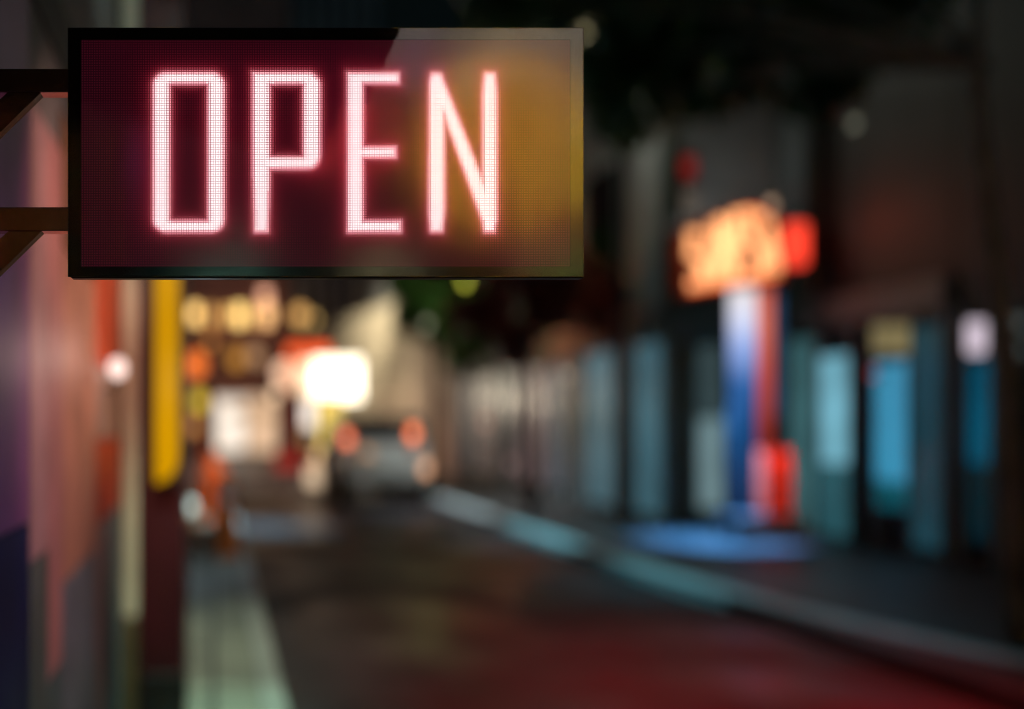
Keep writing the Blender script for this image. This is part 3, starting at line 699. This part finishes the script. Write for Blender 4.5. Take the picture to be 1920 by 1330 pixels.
# red crates stacked beside the totem
for k in range(3):
    zc = .36 + k * .31; Yc = TY - .25
    a, b = at(1426, 0, Yc).x, at(1474, 0, Yc).x
    c = thing('red_crate', ((a + b) / 2, Yc, zc), ('bottom', 'middle', 'top')[k] + ' red plastic crate of the stack beside the totem', 'crate', 'red crates beside the totem')
    rp = surf('red_plastic_%d' % k, (0.75, 0.06, 0.03), 0.45, 0.15, 5)
    f = MB()
    f.box((a, Yc - .16, zc), (b, Yc - .135, zc + .10)).box((a, Yc - .16, zc + .19), (b, Yc - .135, zc + .30)).box((a, Yc - .16, zc + .10), (a + .07, Yc - .135, zc + .19)).box((b - .07, Yc - .16, zc + .10), (b, Yc - .135, zc + .19))
    f.box((a, Yc - .135, zc), (a + .02, Yc + .15, zc + .30)).box((b - .02, Yc - .135, zc), (b, Yc + .15, zc + .30)).box((a + .02, Yc + .13, zc), (b - .02, Yc + .15, zc + .30))
    f.build('crate_walls', rp, c)
    MB().box((a + .02, Yc - .135, zc + .005), (b - .02, Yc + .13, zc + .02)).build('crate_base', rp, c)
lamp('SPOT', (at(1450, 0, 13.9).x, 13.2, 3.4), 700, (1, .40, .26), .05, aim=at(1452, 880, 14.1), spot=26, blend=.6, parent=ns)  # unseen spot added to brighten the red crates

# right edge: white lamp, beige sign, faint lamps
c = at(1838, 632, 11.0); t = thing('lantern', c, 'pale pinkish white lantern on the dark wall at the right edge', 'lamp')
s = 11.0 / F
MB().box((c.x - 16 * s, c.y, c.z - 30 * s), (c.x + 16 * s, c.y + .12, c.z + 30 * s), .03).build('glass', L((222, 205, 220), 1.1), t)
MB().box((c.x - .09, c.y - .01, c.z + 30.5 * s), (c.x + .09, c.y + .13, c.z + 36 * s), .01).build('cap', black_metal, t)
MB().box((c.x + .0, c.y + .125, c.z - .05), (FN + .06, c.y + .16, c.z + .05), .005).build('bracket', black_metal, t)
c = at(1674, 636, 12.8); t = thing('beige_sign', c, 'dim beige square sign above the blue teal door', 'sign'); s = 12.8 / F
MB().box((c.x - 32 * s, c.y, c.z - 26 * s), (c.x + 32 * s, c.y + .08, c.z + 26 * s), .01).build('face', L((118, 106, 72)), t)
MB().box((c.x - .1, c.y + .085, c.z - .12), (FN + .06, c.y + .12, c.z + .12), .01).build('bracket', black_metal, t)
for i, (px, py) in enumerate(((1906, 606), (1906, 656))):
    c = at(px, py, 10.6); t = thing('small_wall_lamp', c, ('upper', 'lower') [i] + ' faint grey wall lamp at the right picture edge', 'lamp', 'faint wall lamps')
    MB().ball(c, .07).build('globe', L((70, 76, 74), 1.6), t, True)
    MB().tube([c + Vector((.06, 0, 0)), Vector((FN + .06, c.y, c.z))], .015).build('arm', black_metal, t)
c = at(1636, 700, 13.2); t = thing('wall_alarm_light', c, 'tiny dim red light beside the blue teal door', 'lamp')
MB().ball(c, .05).build('globe', L((150, 60, 62), 1.3), t, True)
MB().tube([c + Vector((.04, 0, 0)), Vector((FN + .06, c.y, c.z))], .012).build('arm', black_metal, t)

# ------------------------------------------------------------------ trees
def tree(name, base, top, r0, blobs, nleaf, leafmat, barkmat, label, size=.13, lean=(0, 0)):
    t = thing(name, base, label, 'tree', 'street trees')
    B = Vector(base); T = Vector(top); m = MB()
    m.tube([B, B.lerp(T, .3) + Vector((lean[0], 0, 0)), B.lerp(T, .65) + Vector((lean[1], 0, 0)), T], [r0, r0 * .8, r0 * .6, r0 * .3])
    for c, r in blobs:
        c = Vector(c); m.tube([B.lerp(T, .7), B.lerp(T, .7).lerp(c, .5) + Vector((0, 0, .2)), c], [r0 * .4, r0 * .25, r0 * .08], 6)
    m.build('trunk', barkmat, t, True)
    cv = MB(); tot = sum(r[0] * r[1] * r[2] if isinstance(r, tuple) else r ** 3 for _, r in blobs)
    for c, r in blobs:
        rr = r if isinstance(r, tuple) else (r, r, r)
        for _ in range(int(nleaf * rr[0] * rr[1] * rr[2] / tot)):
            v = Vector((random.gauss(0, 1), random.gauss(0, 1), random.gauss(0, 1))).normalized() * random.random() ** .45
            p = Vector(c) + Vector((v.x * rr[0], v.y * rr[1], v.z * rr[2]))
            if noise.noise(p * 1.6) < -0.05: continue
            q = Matrix.Rotation(random.uniform(0, 6.28), 3, Vector((random.random() - .5, random.random() - .5, random.random() - .5)).normalized())
            s = size * random.uniform(.6, 1.3)
            cv.quad(p + q @ Vector((-s, 0, 0)), p + q @ Vector((0, -s * .45, 0)), p + q @ Vector((s, 0, 0)), p + q @ Vector((0, s * .45, 0)))
    cv.build('crown', leafmat, t)
    return t
def blobat(px, py, Y, r): return (tuple(at(px, py, Y)), r)
tree('pale_trunk_tree', (6.15, 7.6, 0), (6.05, 7.9, 6.4), .09,
     [blobat(1210, 20, 12, (.8, .9, .9)), blobat(1260, 90, 12, (.9, 1, .6)), blobat(1400, 60, 11.5, (.8, 1, .75)), blobat(1190, 190, 12.5, (.6, .6, .6)), blobat(1290, 150, 12.5, (.6, .6, .5)), blobat(1150, 110, 12.5, (.5, .6, .6)), blobat(1540, 90, 10.5, (.6, .8, .75)),
      blobat(960, 10, 12.5, (.7, .8, .5)), blobat(1640, 30, 10, (.55, .7, .4)), blobat(1330, 170, 12, (.55, .7, .35)), blobat(1200, -110, 12, (2.2, 1.6, .9)), blobat(1600, -90, 10, (1.3, 1.5, .7))],
     24000, leaf_green, bark_pale, 'near tree with a pale trunk at the right and dark leaves across the top', .13, lean=(.04, -.10))
tree('green_tree', (5.25, 23.5, 0), (5.2, 23.5, 4.6), .12,
     [blobat(800, 580, 23.5, (.8, .8, .7)), blobat(860, 640, 23.5, (.75, .8, .7)), blobat(850, 560, 23.5, (.8, .8, .6)), blobat(760, 540, 23.5, (.5, .5, .5)), blobat(800, 470, 23.5, (1.1, 1, .8))],
     11000, leaf_green, bark_dark, 'green leaved tree under the right half of the OPEN sign', .13)
tree('red_leaved_tree', (5.6, 17.5, 0), (5.5, 17.6, 4.2), .10,
     [blobat(950, 590, 17.6, (.6, .6, .55)), blobat(1040, 570, 17.6, (.65, .6, .5)), blobat(1120, 590, 17.4, (.45, .5, .6)), blobat(960, 660, 17.6, (.45, .5, .3)), blobat(1000, 500, 17.6, (1, .8, .5)), blobat(880, 600, 17.6, (.5, .5, .45)), blobat(1150, 540, 17.6, (.5, .5, .5))],
     9000, leaf_red, bark_dark, 'dark red leaved tree below the lower right corner of the OPEN sign', .12)

# street lamp between the trees
sl = thing('street_lamp', (6.97, 17, 0), 'tall black street lamp with a dim yellow head above the sign corner', 'street lamp')
hx = at(1102, 45, 17)
MB().tube([(6.97, 17, 0), (6.97, 17, 6.6), (6.85, 17, 7.9), (6.4, 17, 8.62)], [.08, .06, .05, .04]).build('pole', black_metal, sl, True)
MB().lathe((hx.x, 17, hx.z), [(.05, .24), (.2, .12), (.22, .0), (.2, -.02)]).build('hood', black_metal, sl)
MB().ball((hx.x, 17, hx.z - .04), .20, (1, 1, .9)).build('globe', L((190, 172, 120), 1.7), sl, True)
lamp('POINT', (hx.x, 16.6, hx.z - .35), 110, (.96, .95, .80), .15, parent=sl)

# ------------------------------------------------------------------ added spotlights overhead, unseen, brightening parts of the street
def fill_spot(loc, power, rgb, aim, spot, label, name='fill_spotlight', blend=.8):
    t = thing(name, loc, label, 'spotlight', 'added overhead spotlights'); loc = Vector(loc)
    MB().lathe(loc, [(.05, .06), (.06, .12), (.03, .15), (.012, .16), (.012, .6)]).build('housing', black_metal, t)
    lamp('SPOT', loc, power, rgb, .04, aim=aim, spot=spot, blend=blend, parent=t)
    return t
fill_spot((0.0, 4.6, 4.1), 1000, (.62, 1.0, .72), (0.02, 5.7, 0), 24, 'added mint toned spotlight over the near left pavement', blend=1)
fill_spot((0.0, 6.6, 4.9), 620, (.86, 1.0, .72), (0.14, 7.6, 0), 46, 'added pale yellow spotlight over the left pavement', blend=1)
fill_spot((1.2, 3.0, 3.6), 165, (1.0, .52, .42), (LX, 3.4, 1.95), 46, 'added warm spotlight aimed at the salmon wall panels')
fill_spot((0.5, 2.9, 3.7), 260, (1.0, .48, .34), (LX, 5.0, 2.0), 36, 'added orange spotlight aimed at the red wall panels')
fill_spot((1.4, 1.2, 2.7), 34, (.86, .70, 1.0), (LX, 2.4, 1.2), 56, 'added lilac spotlight aimed at the navy wall panels')
fill_spot((0.3, 2.6, 3.5), 150, (1.0, .84, .62), (-.47, 5.5, 2.75), 24, 'added cream spotlight aimed at the cream door post')
fill_spot((0.3, 3.4, 4.3), 40, (.80, 1.0, .90), (-.6, 5.0, 4.0), 60, 'added grey green spotlight on the top of the door post')
fill_spot((4.1, 3.0, 4.3), 3600, (1.0, .010, .02), (3.3, 6.3, 0), 50, 'added red spotlight over the near right road', blend=1)
fill_spot((2.4, 12.0, 7.4), 1200, (.20, .82, 1.0), (5.0, 11.0, 0), 26, 'added teal spotlight over the near end of the far kerb', blend=1)
fill_spot((2.4, 13.0, 8.0), 3400, (.28, .82, 1.0), (5.05, 15.2, 0), 28, 'added teal spotlight over the middle of the far kerb', blend=1)
fill_spot((2.6, 8.5, 5.9), 200, (.10, .82, 1.0), (5.4, 8.3, 0), 26, 'added teal spotlight over the nearest stretch of the far kerb', blend=1)
fill_spot((3.3, 14.0, 8.4), 900, (1.0, .95, .86), (3.65, 21.0, 1.0), 13, 'added white spotlight aimed at the tail of the parked car', blend=1)
fill_spot((4.0, 19.0, 10.2), 5200, (.70, .92, 1.0), (5.3, 20.0, 0), 34, 'added cool spotlight over the kerb beside the car')
fill_spot((0.3, 9.3, 6.1), 7000, (1.0, .45, .18), (-0.1, 19, 0.5), 26, 'added amber spotlight shining along the orange posts')
fill_spot((0.9, 16.0, 9.0), 16000, (.45, .84, 1.0), (0.95, 16.9, 0), 18, 'added pale blue spotlight over the left road edge', blend=1)
fill_spot((2.0, 22.0, 11.6), 9000, (1.0, .45, .42), (2.2, 33, 0), 50, 'added rose spotlight over the road beyond the car')
fill_spot((3.4, 33.0, 9.5), 6000, (1.0, .88, .66), (6.2, 38, 5.2), 46, 'added cream spotlight on the front of the cream building')

# ------------------------------------------------------------------ the street behind the viewer, mirrored in the sign's glass
back = thing('opposite_house', (2, -10, 0), 'house behind the viewer with an added wash lit wall, seen in the sign glass', 'house')
MB().box((-8, -14, 0), (12, -9.1, 9)).build('wall', dark_wall, back)
def mz(py): return 1.7 + (VY - py) / F * 12
def mxx(px): return (px - VX) / F * 12
MB().box((-4.5, -9.1, 2.6), (6.5, -9.02, 7.6)).build('rendered_wall', surf('pale_render', (.50, .48, .44), .8, .25, 1.2), back)
# added wash lights, each tinting the wall for the sign glass to mirror
for px, py, dist, watts, rgb, lab in (
    (950, 270, .56, 1150, (1, .46, .02), 'orange'), (1130, 290, .42, 44, (.85, 1, .12), 'lime'), (840, 45, .95, 34, (1, .98, .80), 'left white'), (1060, 90, .95, 58, (1, .92, .80), 'right white'),
    (650, 230, .45, 130, (1, .05, .05), 'red'), (1060, 520, .45, 7, (.75, 1, .25), 'olive'), (430, 520, .6, 8, (.45, 1, .8), 'teal'), (720, 520, .5, 9, (1, .9, .5), 'straw coloured'),
    (1010, 425, .6, 17, (1, .36, .22), 'salmon'), (800, 110, .4, 7, (.9, .45, 1), 'violet'), (190, 300, .5, 8, (.9, .1, .6), 'magenta'), (35, 150, .5, 26, (1, .22, .06), 'copper'), (25, 410, .5, 40, (1, .25, .10), 'amber')):
    c = Vector((mxx(px), -9.02 + dist, mz(py)))
    t = thing('added_wash_light', c, lab + ' added wash light on the pale wall behind the viewer', 'lamp', 'added wash lights behind the viewer')
    MB().lathe(c + Vector((0, .10, -.02)), [(.04, 0), (.05, .03), (.03, .06)]).build('housing', black_metal, t)
    MB().tube([c + Vector((0, .10, -.02)), c + Vector((0, .10, -.14)), (c.x, -9.02, c.z - .14)], .008, 6).build('arm', black_metal, t)
    lamp('SPOT', c, watts, rgb, .03, aim=c + Vector((0, -1, 0)), spot=150, blend=1, parent=t)
